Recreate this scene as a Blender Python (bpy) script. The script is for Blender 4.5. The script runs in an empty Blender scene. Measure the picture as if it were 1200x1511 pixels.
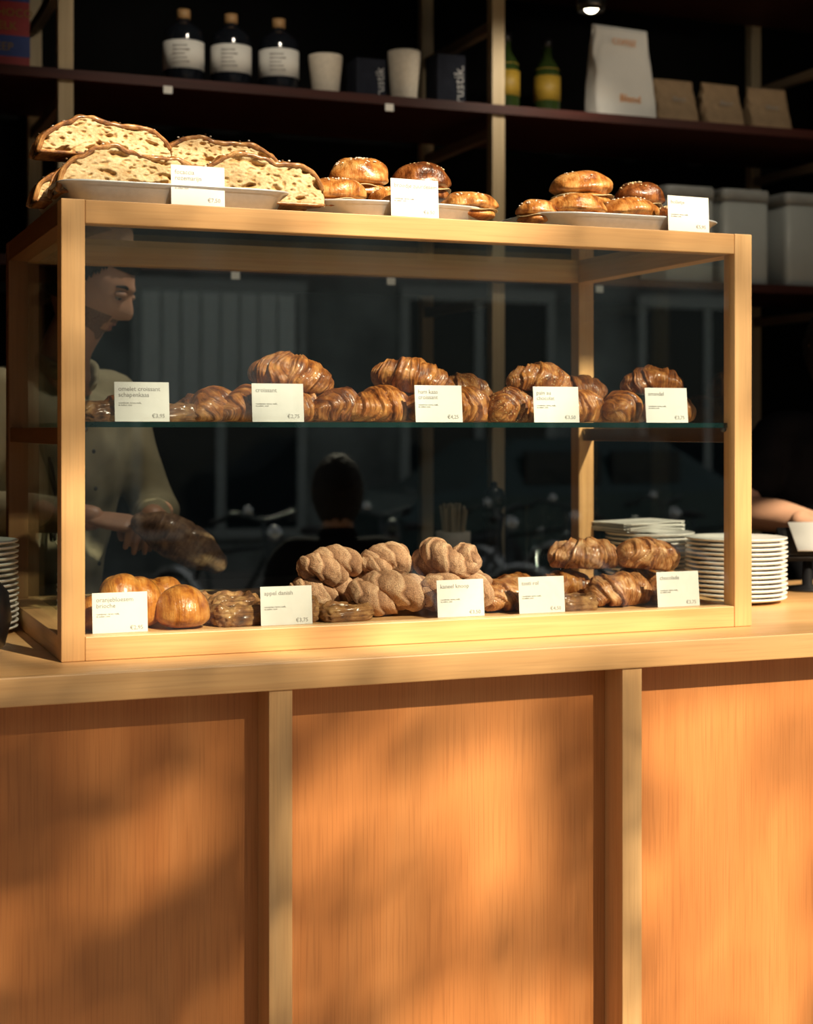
import bpy, bmesh, math, random
from mathutils import Vector, Matrix, Euler, noise
from math import sin, cos, pi, exp, sqrt
random.seed(7)
SC = bpy.context.scene
COL = SC.collection

# ------------------------------------------------------------------ materials
def newmat(name):
    m = bpy.data.materials.new(name); m.use_nodes = True
    nt = m.node_tree; b = nt.nodes['Principled BSDF']
    return m, nt, b
def N(nt, t, **kw):
    n = nt.nodes.new(t)
    for k, v in kw.items(): setattr(n, k, v)
    return n
def ramp(nt, fac, stops):
    r = N(nt, 'ShaderNodeValToRGB')
    el = r.color_ramp.elements
    while len(el) < len(stops): el.new(0.5)
    for e, (p, c) in zip(el, stops):
        e.position = p; e.color = (*c, 1)
    nt.links.new(fac, r.inputs['Fac'])
    return r.outputs['Color']
def coords(nt, scale, src='Object', attr=None):
    if attr:
        t = N(nt, 'ShaderNodeAttribute'); t.attribute_name = attr; o = t.outputs['Vector']
    else:
        t = N(nt, 'ShaderNodeTexCoord'); o = t.outputs[src]
    mp = N(nt, 'ShaderNodeMapping'); mp.inputs['Scale'].default_value = scale
    nt.links.new(o, mp.inputs['Vector'])
    return mp.outputs['Vector']
def noi(nt, vec, scale=1, detail=4, rough=.55, dist=0):
    n = N(nt, 'ShaderNodeTexNoise')
    n.inputs['Scale'].default_value = scale; n.inputs['Detail'].default_value = detail
    n.inputs['Roughness'].default_value = rough; n.inputs['Distortion'].default_value = dist
    if vec: nt.links.new(vec, n.inputs['Vector'])
    return n.outputs['Fac']
def mixc(nt, fac, a, b, mode='MIX'):
    m = N(nt, 'ShaderNodeMix', data_type='RGBA', blend_type=mode)
    for s, v in ((m.inputs[0], fac), (m.inputs[6], a), (m.inputs[7], b)):
        if hasattr(v, 'is_linked') or hasattr(v, 'links'): nt.links.new(v, s)
        elif isinstance(v, tuple): s.default_value = (*v, 1)
        else: s.default_value = v
    return m.outputs[2]
def bump(nt, b, h, strength=.3, dist=.002):
    n = N(nt, 'ShaderNodeBump'); n.inputs['Strength'].default_value = strength
    n.inputs['Distance'].default_value = dist
    nt.links.new(h, n.inputs['Height']); nt.links.new(n.outputs['Normal'], b.inputs['Normal'])

def plain(name, c, rough=.5, metal=0, var=.15, sc=30, bmp=.1, emit=None, estr=0, spec=.5):
    m, nt, b = newmat(name)
    v = coords(nt, (1, 1, 1)); f = noi(nt, v, sc, 4)
    lo = tuple(max(0, x*(1-var)) for x in c); hi = tuple(min(1, x*(1+var)) for x in c)
    nt.links.new(ramp(nt, f, [(.3, lo), (.7, hi)]), b.inputs['Base Color'])
    b.inputs['Roughness'].default_value = rough; b.inputs['Metallic'].default_value = metal
    b.inputs['Specular IOR Level'].default_value = spec
    if bmp: bump(nt, b, f, bmp, .001)
    if emit:
        b.inputs['Emission Color'].default_value = (*emit, 1); b.inputs['Emission Strength'].default_value = estr
    return m
def wood(name, axis, c1, c2, c3, rough=.42, ac=45, al=1.6, fine=260, finemix=.3, dist=.6, figure=.5):
    m, nt, b = newmat(name)
    s = [ac]*3; s[axis] = al
    s2 = [fine]*3; s2[axis] = 7
    f1 = noi(nt, coords(nt, s), 1, 4, .5, dist)
    f2 = noi(nt, coords(nt, s2), 1, 3, .5, 0)
    s3 = [3.0]*3; s3[axis] = .6
    f3 = noi(nt, coords(nt, s3), 1, 3, .5, 1.2)
    c = ramp(nt, f1, [(.25, c1), (.5, c2), (.75, c3)])
    c = mixc(nt, finemix, c, ramp(nt, f2, [(.33, (.35, .25, .2)), (.52, (1, 1, 1))]), 'MULTIPLY')
    c = mixc(nt, figure, c, ramp(nt, f3, [(.3, (.72, .62, .5)), (.7, (1, 1, 1))]), 'MULTIPLY')
    nt.links.new(c, b.inputs['Base Color'])
    b.inputs['Roughness'].default_value = rough
    b.inputs['Specular IOR Level'].default_value = .35
    bump(nt, b, f2, .08, .0006)
    return m
LW = ((.62, .345, .138), (.68, .395, .168), (.74, .455, .208))
wx = wood('beech_x', 0, *LW, finemix=.14); wy = wood('beech_y', 1, *LW, finemix=.14); wz = wood('beech_z', 2, *LW, finemix=.14)
DW = ((.16, .070, .026), (.20, .090, .034), (.24, .115, .045))  # beech with shade put into the colour, mostly for the case's left side
dwy = wood('shaded_beech_y', 1, *DW, finemix=.14); dwz = wood('shaded_beech_z', 2, *DW, finemix=.14)
panelm = wood('okoume_ply', 2, (.44, .155, .040), (.50, .190, .053), (.56, .235, .075), rough=.5, ac=5, al=.5, fine=380, finemix=.26, dist=2.2, figure=.5)
creamz = wood('shelf_post_wood', 2, (.48, .38, .23), (.54, .43, .27), (.60, .49, .32), rough=.6, finemix=.1)
creamy = wood('shelf_rail_wood', 1, (.22, .16, .10), (.26, .19, .12), (.30, .22, .14), rough=.6, finemix=.1)
shelfm = wood('dark_red_shelf', 0, (.035, .007, .005), (.05, .010, .006), (.07, .014, .009), rough=.6)
darkwall = plain('dark_wall_paint', (.005, .005, .005), .9, var=.3, sc=4, spec=.1)
darkcab = plain('dark_cabinet', (.010, .009, .008), .7, spec=.2)
floorm = plain('floor_concrete', (.12, .10, .085), .6, sc=6)
ceilm = plain('ceiling_dark', (.02, .02, .02), .9)
wallm = plain('wall_plaster', (.04, .035, .03), .9)
whitec = plain('white_ceramic', (.80, .77, .72), .25, var=.03, bmp=0)
creamc = plain('cream_stoneware', (.62, .55, .45), .6, var=.08, sc=80)
cardm = plain('card_paper', (.80, .78, .73), .7, var=.02, bmp=.03)
textm = plain('print_ink', (.30, .28, .26), .7, var=.05, bmp=0)
alu = plain('brushed_aluminium', (.56, .58, .60), .35, .35, var=.06, sc=90)
steel = plain('steel_dark', (.12, .12, .12), .35, .9)
chrome = plain('chrome', (.8, .8, .8), .15, 1, bmp=0)
dsteel = plain('dull_steel_tube', (.10, .115, .12), .28, 1, bmp=0)
blackm = plain('black_plastic', (.012, .012, .014), .35, bmp=0)
paperw = plain('white_paper', (.72, .70, .65), .75, var=.04, sc=12, bmp=.3)
kraft = plain('kraft_paper', (.30, .20, .11), .8, var=.15, sc=25, bmp=.5)
kraftd = plain('dark_flecks', (.10, .05, .02), .7, var=.35, sc=30, bmp=.6)
bottleg = plain('dark_bottle_glass', (.008, .010, .014), .12, bmp=0)
oilg = plain('green_oil_glass', (.02, .035, .008), .12, bmp=0)
yellow = plain('yellow_label', (.26, .16, .012), .6)
darkbox = plain('dark_blue_card', (.014, .016, .024), .85, spec=.1)
printw = plain('grey_print', (.40, .40, .40), .8)
redm = plain('red_wrapper', (.30, .02, .02), .5)
bluem = plain('blue_wrapper', (.015, .04, .20), .5)
goldcap = plain('tan_cap', (.36, .21, .09), .5)
tin = plain('white_tin', (.38, .40, .38), .45, var=.06, sc=8)
tinlid = plain('tin_lid', (.28, .29, .28), .4)

def glassmat(name, tint, refl=1.0, base=.045):
    m = bpy.data.materials.new(name); m.use_nodes = True; nt = m.node_tree
    nt.nodes.clear()
    out = N(nt, 'ShaderNodeOutputMaterial'); tr = N(nt, 'ShaderNodeBsdfTransparent'); gl = N(nt, 'ShaderNodeBsdfGlossy')
    tr.inputs['Color'].default_value = (*tint, 1); gl.inputs['Roughness'].default_value = .01
    gl.inputs['Color'].default_value = (.93, 1.0, .98, 1)
    lw = N(nt, 'ShaderNodeLayerWeight'); lw.inputs['Blend'].default_value = .5
    p = N(nt, 'ShaderNodeMath', operation='POWER'); p.inputs[1].default_value = 4.5
    nt.links.new(lw.outputs['Facing'], p.inputs[0])
    ma = N(nt, 'ShaderNodeMath', operation='MULTIPLY_ADD'); ma.inputs[1].default_value = .9*refl; ma.inputs[2].default_value = base
    nt.links.new(p.outputs[0], ma.inputs[0])
    mx = N(nt, 'ShaderNodeMixShader'); nt.links.new(ma.outputs[0], mx.inputs[0])
    nt.links.new(tr.outputs[0], mx.inputs[1]); nt.links.new(gl.outputs[0], mx.inputs[2])
    nt.links.new(mx.outputs[0], out.inputs['Surface'])
    return m
glass = glassmat('clear_glass', (.965, .985, .98))
fglass = glassmat('front_glass', (.965, .985, .98), base=.088)
shelfglass = glassmat('shelf_glass', (.90, .97, .95))
edgeglass = plain('glass_edge_green', (.004, .022, .020), .15, bmp=0)

# pastry crusts; 'pt' = (wrap coordinate, angle, position inside the wrap)
def crust(name, dark, mid, light, rough=.3, seeds=False, wraps=True):
    m, nt, b = newmat(name)
    v = coords(nt, (6.0, .45, 0), attr='pt')
    f1 = noi(nt, v, 1.6, 5, .65, .3)
    v2 = coords(nt, (1, 1, 1)); f2 = noi(nt, v2, 42, 5, .6)
    add = N(nt, 'ShaderNodeMath', operation='MULTIPLY_ADD'); add.inputs[1].default_value = .62
    nt.links.new(f2, add.inputs[0])
    sc = N(nt, 'ShaderNodeMath', operation='MULTIPLY'); sc.inputs[1].default_value = .42
    nt.links.new(f1, sc.inputs[0]); nt.links.new(sc.outputs[0], add.inputs[2])
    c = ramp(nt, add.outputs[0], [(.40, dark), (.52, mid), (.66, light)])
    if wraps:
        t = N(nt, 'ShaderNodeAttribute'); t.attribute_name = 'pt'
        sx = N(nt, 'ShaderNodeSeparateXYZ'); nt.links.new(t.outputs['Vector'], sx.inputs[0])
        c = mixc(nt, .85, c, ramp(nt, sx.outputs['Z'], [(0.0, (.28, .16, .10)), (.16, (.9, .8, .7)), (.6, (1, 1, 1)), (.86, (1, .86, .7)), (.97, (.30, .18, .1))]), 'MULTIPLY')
    if seeds:
        vo = N(nt, 'ShaderNodeTexVoronoi'); vo.inputs['Scale'].default_value = 190
        nt.links.new(v2, vo.inputs['Vector'])
        lt = N(nt, 'ShaderNodeMath', operation='LESS_THAN'); lt.inputs[1].default_value = .22
        nt.links.new(vo.outputs['Distance'], lt.inputs[0])
        c = mixc(nt, lt.outputs[0], c, (.62, .42, .20))
    nt.links.new(c, b.inputs['Base Color'])
    b.inputs['Roughness'].default_value = rough
    b.inputs['Coat Weight'].default_value = .35; b.inputs['Coat Roughness'].default_value = .18
    f3 = noi(nt, v2, 260, 3)
    ad = N(nt, 'ShaderNodeMath', operation='MULTIPLY_ADD'); ad.inputs[1].default_value = .35
    nt.links.new(f3, ad.inputs[0]); nt.links.new(f1, ad.inputs[2])
    bump(nt, b, ad.outputs[0], .8, .0035)
    return m
cr1 = crust('croissant_crust', (.10, .024, .005), (.38, .130, .025), (.72, .36, .11), rough=.30)
cr2 = crust('croissant_crust_dark', (.055, .013, .004), (.25, .075, .014), (.55, .24, .065), rough=.30)
cr3 = crust('seeded_crust', (.09, .022, .005), (.32, .105, .022), (.64, .31, .095), rough=.30, seeds=True)
cr4 = crust('glazed_roll_crust', (.17, .050, .015), (.47, .20, .066), (.78, .48, .23), rough=.30)
bri = crust('brioche_crust', (.26, .066, .009), (.48, .17, .024), (.68, .32, .07), rough=.22, wraps=False)
bun1 = crust('bun_crust', (.16, .040, .007), (.43, .160, .034), (.70, .39, .13), rough=.30, wraps=False)
bun2 = crust('dark_bun_crust', (.035, .010, .003), (.16, .045, .010), (.40, .15, .04), rough=.30, wraps=False)
loafm = crust('loaf_crust', (.10, .042, .018), (.26, .13, .06), (.46, .28, .15), rough=.6, wraps=False)
def sugar():
    m, nt, b = newmat('cinnamon_sugar')
    t = N(nt, 'ShaderNodeAttribute'); t.attribute_name = 'pt'
    sx = N(nt, 'ShaderNodeSeparateXYZ'); nt.links.new(t.outputs['Vector'], sx.inputs[0])
    v = coords(nt, (1, 1, 1)); f2 = noi(nt, v, 520, 2); f3 = noi(nt, v, 35, 4)
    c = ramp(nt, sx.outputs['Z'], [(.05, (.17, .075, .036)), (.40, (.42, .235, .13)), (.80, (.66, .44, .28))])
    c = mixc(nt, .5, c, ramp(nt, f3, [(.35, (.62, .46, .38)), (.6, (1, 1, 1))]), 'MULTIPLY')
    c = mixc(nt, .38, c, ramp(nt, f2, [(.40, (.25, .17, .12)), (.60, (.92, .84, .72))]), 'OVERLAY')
    nt.links.new(c, b.inputs['Base Color']); b.inputs['Roughness'].default_value = .7
    bump(nt, b, f2, .8, .0022)
    return m
sug = sugar()
def crumbm():
    m, nt, b = newmat('bread_crumb')
    t = N(nt, 'ShaderNodeAttribute'); t.attribute_name = 'pt'
    sx = N(nt, 'ShaderNodeSeparateXYZ'); nt.links.new(t.outputs['Vector'], sx.inputs[0])
    v = coords(nt, (1, 1, 1.3)); f = noi(nt, v, 26, 5, .65); f2 = noi(nt, v, 190, 3)
    c1 = ramp(nt, f, [(.34, (.46, .30, .13)), (.62, (.68, .54, .32))])
    c = mixc(nt, .9, c1, ramp(nt, sx.outputs['Z'], [(0.0, (1, 1, 1)), (.5, (.80, .66, .46)), (1, (.60, .43, .25))]), 'MULTIPLY')
    c = mixc(nt, .4, c, ramp(nt, f2, [(.38, (.6, .45, .3)), (.6, (1, 1, 1))]), 'MULTIPLY')
    nt.links.new(c, b.inputs['Base Color']); b.inputs['Roughness'].default_value = .75
    bump(nt, b, f2, .6, .002)
    return m
crumb = crumbm()
foc = crust('focaccia_crust', (.10, .030, .007), (.32, .125, .028), (.58, .32, .11), rough=.5, wraps=False)
flake = crust('flaky_layers', (.07, .024, .008), (.29, .12, .036), (.60, .34, .13), rough=.5, wraps=False)
jam = plain('dark_filling', (.05, .016, .008), .25, sc=120, bmp=.6)
cheese = plain('cheese_slice', (.62, .48, .26), .45)
parsugar = plain('icing_sugar', (.68, .60, .50), .8, sc=150, bmp=.5)

# people
skinm = plain('skin', (.50, .27, .17), .5, var=.08, sc=20)
stub = plain('beard_skin', (.20, .11, .07), .7, var=.4, sc=300)
lipm = plain('lips', (.30, .13, .10), .5)
hairm = plain('dark_hair', (.018, .012, .009), .7, var=.5, sc=140, bmp=.8, spec=.25)
eyew = plain('eye_white', (.30, .24, .20), .4, bmp=0)
shirtm = plain('beige_shirt', (.31, .27, .165), .85, sc=14, bmp=.4)
blacks = plain('black_shirt', (.008, .008, .010), .9, sc=20, spec=.1)
navy = plain('navy_trousers', (.02, .025, .04), .8)
strapm = plain('apron_strap', (.03, .022, .018), .7)

# ------------------------------------------------------------------ mesh builder
class MB:
    def __init__(s):
        s.v = []; s.f = []; s.mi = []; s.mats = []; s.sm = []; s.a = []
    def m(s, mat):
        if mat not in s.mats: s.mats.append(mat)
        return s.mats.index(mat)
    def add(s, vs, fs, mat, smooth=True, M=None, att=None):
        o = len(s.v); k = s.m(mat)
        for i, p in enumerate(vs):
            p = Vector(p)
            s.v.append(M @ p if M else p)
            s.a.append(att[i] if att else (p.x*30, p.y*30, p.z*30))
        for f in fs:
            s.f.append(tuple(o+i for i in f)); s.mi.append(k); s.sm.append(smooth)
    def box(s, x0, x1, y0, y1, z0, z1, mat, M=None):
        vs = [(x0, y0, z0), (x1, y0, z0), (x1, y1, z0), (x0, y1, z0), (x0, y0, z1), (x1, y0, z1), (x1, y1, z1), (x0, y1, z1)]
        s.add(vs, [(0, 3, 2, 1), (4, 5, 6, 7), (0, 1, 5, 4), (1, 2, 6, 5), (2, 3, 7, 6), (3, 0, 4, 7)], mat, False, M)
    def lathe(s, prof, mat, K=40, M=None, sx=1, sy=1, pw=2):
        vs = []; fs = []
        def sup(a):
            c, d = cos(a), sin(a)
            if pw == 2: return c, d
            return math.copysign(abs(c)**(2/pw), c), math.copysign(abs(d)**(2/pw), d)
        for r, z in prof:
            for k in range(K):
                c, d = sup(2*pi*k/K); vs.append((r*c*sx, r*d*sy, z))
        n = len(prof)
        for i in range(n-1):
            for k in range(K):
                k2 = (k+1) % K
                fs.append((i*K+k, i*K+k2, (i+1)*K+k2, (i+1)*K+k))
        if prof[0][0] > 1e-6: fs.append(tuple(reversed(range(K))))
        if prof[-1][0] > 1e-6: fs.append(tuple((n-1)*K+k for k in range(K)))
        s.add(vs, fs, mat, True, M)
    def ball(s, c, r, mat, M=None, U=24, V=16):
        if not hasattr(r, '__len__'): r = (r, r, r)
        vs = [(c[0], c[1], c[2]-r[2])]; fs = []
        for j in range(1, V):
            v = -pi/2+pi*j/V
            for i in range(U):
                u = 2*pi*i/U; vs.append((c[0]+r[0]*cos(v)*cos(u), c[1]+r[1]*cos(v)*sin(u), c[2]+r[2]*sin(v)))
        vs.append((c[0], c[1], c[2]+r[2]))
        for i in range(U): fs.append((0, 1+(i+1) % U, 1+i))
        for j in range(V-2):
            for i in range(U):
                a = 1+j*U+i; b_ = 1+j*U+(i+1) % U
                fs.append((a, b_, b_+U, a+U))
        o = 1+(V-2)*U; t = len(vs)-1
        for i in range(U): fs.append((o+i, o+(i+1) % U, t))
        s.add(vs, fs, mat, True, M)
    def tube(s, pts, rad, mat, K=16, sub=5, flat=1.0, ref=(0, 0, 1), M=None, cap=True, rfn=None, tat=None):
        P = [Vector(p) for p in pts]; n = len(P)
        def cr(a, b_, c, d, t):
            return .5*((2*b_)+(c-a)*t+(2*a-5*b_+4*c-d)*t*t+(3*b_-a-3*c+d)*t**3)
        Q = []; R = []
        for i in range(n-1):
            a = P[i-1] if i > 0 else P[0]*2-P[1]; d = P[i+2] if i+2 < n else P[-1]*2-P[-2]
            ra = rad[i-1] if i > 0 else rad[0]; rd = rad[i+2] if i+2 < n else rad[-1]
            for k in range(sub):
                t = k/sub; Q.append(cr(a, P[i], P[i+1], d, t)); R.append(max(1e-4, cr(ra, rad[i], rad[i+1], rd, t)))
        Q.append(P[-1]); R.append(rad[-1])
        if cap:
            d0 = (Q[0]-Q[1]).normalized(); d1 = (Q[-1]-Q[-2]).normalized(); r0, r1 = R[0], R[-1]; f = min(1, flat) if flat < 1 else 1
            for a in (.5, 1.0, 1.4): Q.insert(0, P[0]+d0*r0*f*sin(a)); R.insert(0, r0*cos(a))
            for a in (.5, 1.0, 1.4): Q.append(P[-1]+d1*r1*f*sin(a)); R.append(r1*cos(a))
        vs = []; fs = []; at = []; u = Vector(ref); m_ = len(Q)
        for i, q in enumerate(Q):
            tg = (Q[min(i+1, m_-1)]-Q[max(i-1, 0)]).normalized()
            u = (u-tg*u.dot(tg)); 
            if u.length < 1e-5: u = tg.orthogonal()
            u.normalize(); w = tg.cross(u)
            for k in range(K):
                a = 2*pi*k/K; h_ = 0; rr = R[i]
                if rfn:
                    q_ = rfn(i/(m_-1), a)
                    if isinstance(q_, tuple): rr *= q_[0]; h_ = q_[1]
                    else: rr *= q_
                vs.append(q+w*(cos(a)*rr)+u*(sin(a)*rr*flat))
                at.append((i/(m_-1)*(tat or 3), a, h_))
        for i in range(m_-1):
            for k in range(K):
                k2 = (k+1) % K; fs.append((i*K+k, i*K+k2, (i+1)*K+k2, (i+1)*K+k))
        fs.append(tuple(reversed(range(K)))); fs.append(tuple((m_-1)*K+k for k in range(K)))
        s.add(vs, fs, mat, True, M, at)
    def mesh(s, name):
        me = bpy.data.meshes.new(name)
        me.from_pydata([tuple(p) for p in s.v], [], s.f)
        for mt in s.mats: me.materials.append(mt)
        me.polygons.foreach_set('material_index', s.mi)
        me.polygons.foreach_set('use_smooth', s.sm)
        at = me.attributes.new('pt', 'FLOAT_VECTOR', 'POINT')
        flat = [c for v in s.a for c in v]
        at.data.foreach_set('vector', flat)
        me.update()
        return me
    def obj(s, name, loc=(0, 0, 0), rot=(0, 0, 0), parent=None, bevel=0):
        ob = bpy.data.objects.new(name, s.mesh(name)); COL.objects.link(ob)
        ob.location = loc; ob.rotation_euler = rot
        if parent: ob.parent = parent
        if bevel:
            b = ob.modifiers.new('Bevel', 'BEVEL'); b.width = bevel; b.segments = 2; b.limit_method = 'ANGLE'
        return ob
def fuse(mb, voxel, it=4):
    ob = mb.obj('tmp_fuse')
    r = ob.modifiers.new('r', 'REMESH'); r.mode = 'VOXEL'; r.voxel_size = voxel
    sm = ob.modifiers.new('s', 'SMOOTH'); sm.iterations = it; sm.factor = .5
    bpy.context.view_layer.update()
    dg = bpy.context.evaluated_depsgraph_get()
    me = bpy.data.meshes.new_from_object(ob.evaluated_get(dg))
    vs = [v.co.copy() for v in me.vertices]; fs = [tuple(p.vertices) for p in me.polygons]
    bpy.data.objects.remove(ob, do_unlink=True)
    return vs, fs
def root(name, loc=(0, 0, 0), rot=(0, 0, 0)):
    e = bpy.data.objects.new(name, None); e.empty_display_size = .05
    COL.objects.link(e); e.location = loc; e.rotation_euler = rot
    return e
def textdata(body, size, ext=.0002):
    c = bpy.data.curves.new('txt', 'FONT'); c.body = body; c.size = size; c.extrude = ext; c.resolution_u = 2
    c.space_line = .95
    ob = bpy.data.objects.new('txt', c); COL.objects.link(ob)
    bpy.context.view_layer.update()
    dg = bpy.context.evaluated_depsgraph_get()
    me = bpy.data.meshes.new_from_object(ob.evaluated_get(dg))
    vs = [v.co.copy() for v in me.vertices]; fs = [tuple(p.vertices) for p in me.polygons]
    bpy.data.objects.remove(ob, do_unlink=True)
    return vs, fs
def T(x, y, z): return Matrix.Translation((x, y, z))
def RZ(a): return Matrix.Rotation(a, 4, 'Z')
def RX(a): return Matrix.Rotation(a, 4, 'X')
def RY(a): return Matrix.Rotation(a, 4, 'Y')

# ------------------------------------------------------------------ room shell
CT = 1.10
def solid(name, *a, mat, bevel=0):
    mb = MB(); mb.box(*a, mat); return mb.obj(name, bevel=bevel)
solid('floor', -3.0, 5.2, -1.1, 2.46, -.1, 0, mat=floorm)
solid('wall_back', -3.0, 5.2, 2.36, 2.46, 0, 3.3, mat=darkwall)
solid('wall_left', -3.1, -3.0, -1.1, 2.46, 0, 3.3, mat=wallm)
solid('wall_right', 5.2, 5.3, -1.1, 2.46, 0, 3.3, mat=wallm)
solid('ceiling', -3.1, 5.3, -1.1, 2.46, 3.3, 3.4, mat=ceilm)
mb = MB()
mb.box(-3.1, 5.3, -1.2, -1.1, 3.02, 3.6, wallm); mb.box(-3.1, -.60, -1.2, -1.1, 0, 3.02, wallm); mb.box(3.4, 5.3, -1.2, -1.1, 0, 3.02, wallm)
mb.obj('wall_front')

# ------------------------------------------------------------------ counter
ctr = root('service_counter')
mb = MB(); mb.box(-1.6, 3.0, -.10, .70, CT-.042, CT, wx); mb.box(-1.6, 3.0, -.12, -.10, CT-.042, CT, wx)
mb.obj('counter_top', parent=ctr, bevel=.002)
mb = MB(); mb.box(-1.6, 3.0, -.055, -.037, .0, CT-.0421, panelm); mb.obj('front_panel', parent=ctr)
mb = MB()
for i in range(-3, 5):
    x = .291+.604*i
    if -1.6 < x < 2.95: mb.box(x, x+.037, -.116, -.0551, .0, CT-.0421, wz)
mb.obj('front_posts', parent=ctr, bevel=.0015)
mb = MB(); mb.box(-1.6, 3.0, .64, .66, 0, CT-.0421, darkcab); mb.box(-1.6, -1.58, -.037, .64, 0, CT-.0421, darkcab); mb.box(2.98, 3.0, -.037, .64, 0, CT-.0421, darkcab)
mb.obj('counter_carcass', parent=ctr)

# ------------------------------------------------------------------ display case
W, D, H, F = 1.223, .63, .70, .036
case = root('pastry_display_case')
Z0, Z1 = CT, CT+H
mb = MB()
for x in (0, W-F):
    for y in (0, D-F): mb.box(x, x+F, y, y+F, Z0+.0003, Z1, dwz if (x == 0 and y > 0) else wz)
mb.obj('frame_posts', parent=case, bevel=.0015)
mb = MB()
for y in (.0005, D-F+.0005):
    mb.box(F+.0003, W-F-.0003, y, y+F-.001, Z1-F, Z1-.0003, wx)
    mb.box(F+.0003, W-F-.0003, y, y+F-.001, Z0+.0003, Z0+.037, wx)
mb.obj('frame_rails_long', parent=case, bevel=.0015)
mb = MB()
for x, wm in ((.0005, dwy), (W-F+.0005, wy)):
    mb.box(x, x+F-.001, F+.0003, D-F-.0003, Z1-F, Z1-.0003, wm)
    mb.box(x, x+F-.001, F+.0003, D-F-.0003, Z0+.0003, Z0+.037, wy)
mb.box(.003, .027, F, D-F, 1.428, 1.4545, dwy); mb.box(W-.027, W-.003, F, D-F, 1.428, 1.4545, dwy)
mb.obj('frame_rails_side', parent=case, bevel=.0012)
mb = MB(); mb.box(F, W-F, F, D-F, 1.112, 1.133, wx); mb.obj('base_board', parent=case)
mb = MB(); mb.box(F-.006, W-F+.006, .010, .015, Z0+.035, Z1-F+.004, fglass); mb.obj('glass_front', parent=case)
mb = MB(); mb.box(.028, .033, F-.004, D-F+.004, Z0+.035, Z1-F+.004, glass); mb.obj('glass_side_left', parent=case)
mb = MB(); mb.box(W-.033, W-.028, F-.004, D-F+.004, Z0+.035, Z1-F+.004, glass); mb.obj('glass_side_right', parent=case)
mb = MB(); mb.box(F-.006, W-F+.006, F-.006, D-F+.006, Z1-.012, Z1-.006, glass); mb.obj('glass_top', parent=case)
mb = MB(); mb.box(F-.002, W-F+.002, .026, .56, 1.4555, 1.4625, shelfglass); mb.box(F-.002, W-F+.002, .0235, .0258, 1.4548, 1.4632, edgeglass)
mb.obj('glass_shelf', parent=case)
mb = MB()
for x in (F+.004, W-F-.004):
    mb.ball((x, .03, 1.452), .0055, steel)
mb.obj('shelf_pins', parent=case)

# ------------------------------------------------------------------ price cards
def card(x, y, z, lines, price, rz=0, tilt=-.10, w=.086, h=.062):
    mb = MB()
    mb.box(-w/2, w/2, -.0006, .0006, 0, h, cardm)
    mb.box(-.012, .012, .0006, .016, 0, .0015, cardm)
    vs, fs = textdata(lines[0], .0098); mb.add([(v.x-w/2+.006, -.0009-v.z, v.y+h-.014) for v in vs], fs, textm, False)
    if len(lines) > 1:
        vs, fs = textdata(lines[1], .0036); mb.add([(v.x-w/2+.006, -.0009-v.z, v.y+h-.034) for v in vs], fs, textm, False)
    vs, fs = textdata(price, .0088); mb.add([(v.x+w/2-.028, -.0009-v.z, v.y+.006) for v in vs], fs, textm, False)
    ob = mb.obj('price_card', (x, y, z), (tilt, 0, rz))
    return ob
sub_ = "roomboter, tarwe, melk,\nei, suiker, zout"
for x, t, p, rz in ((.214, "focaccia\nrozemarijn", "€7,50", .02), (.579, "broodje zuurdesem", "€6,50", .05), (1.10, "bolletje", "€5,95", .05)):
    card(x, .012, 1.8012, [t, sub_], p, rz, tilt=-.05)
for x, t, p in ((.132, "omelet croissant\nschapenkaas", "€3,95"), (.353, "croissant", "€2,75"), (.634, "ham kaas\ncroissant", "€4,25"), (.854, "pain au\nchocolat", "€3,50"), (1.073, "amandel", "€3,75")):
    card(x, .040, 1.4637, [t, sub_], p, random.uniform(-.03, .05))
for x, t, p in ((.098, "oranjebloesem\nbrioche", "€2,95"), (.368, "appel danish", "€3,75"), (.675, "kaneel knoop", "€3,50"), (.827, "tosti rol", "€4,50"), (1.098, "chocolade", "€3,75")):
    card(x, .042, 1.1342, [t, sub_], p, random.uniform(-.03, .05), h=.064)

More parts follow.
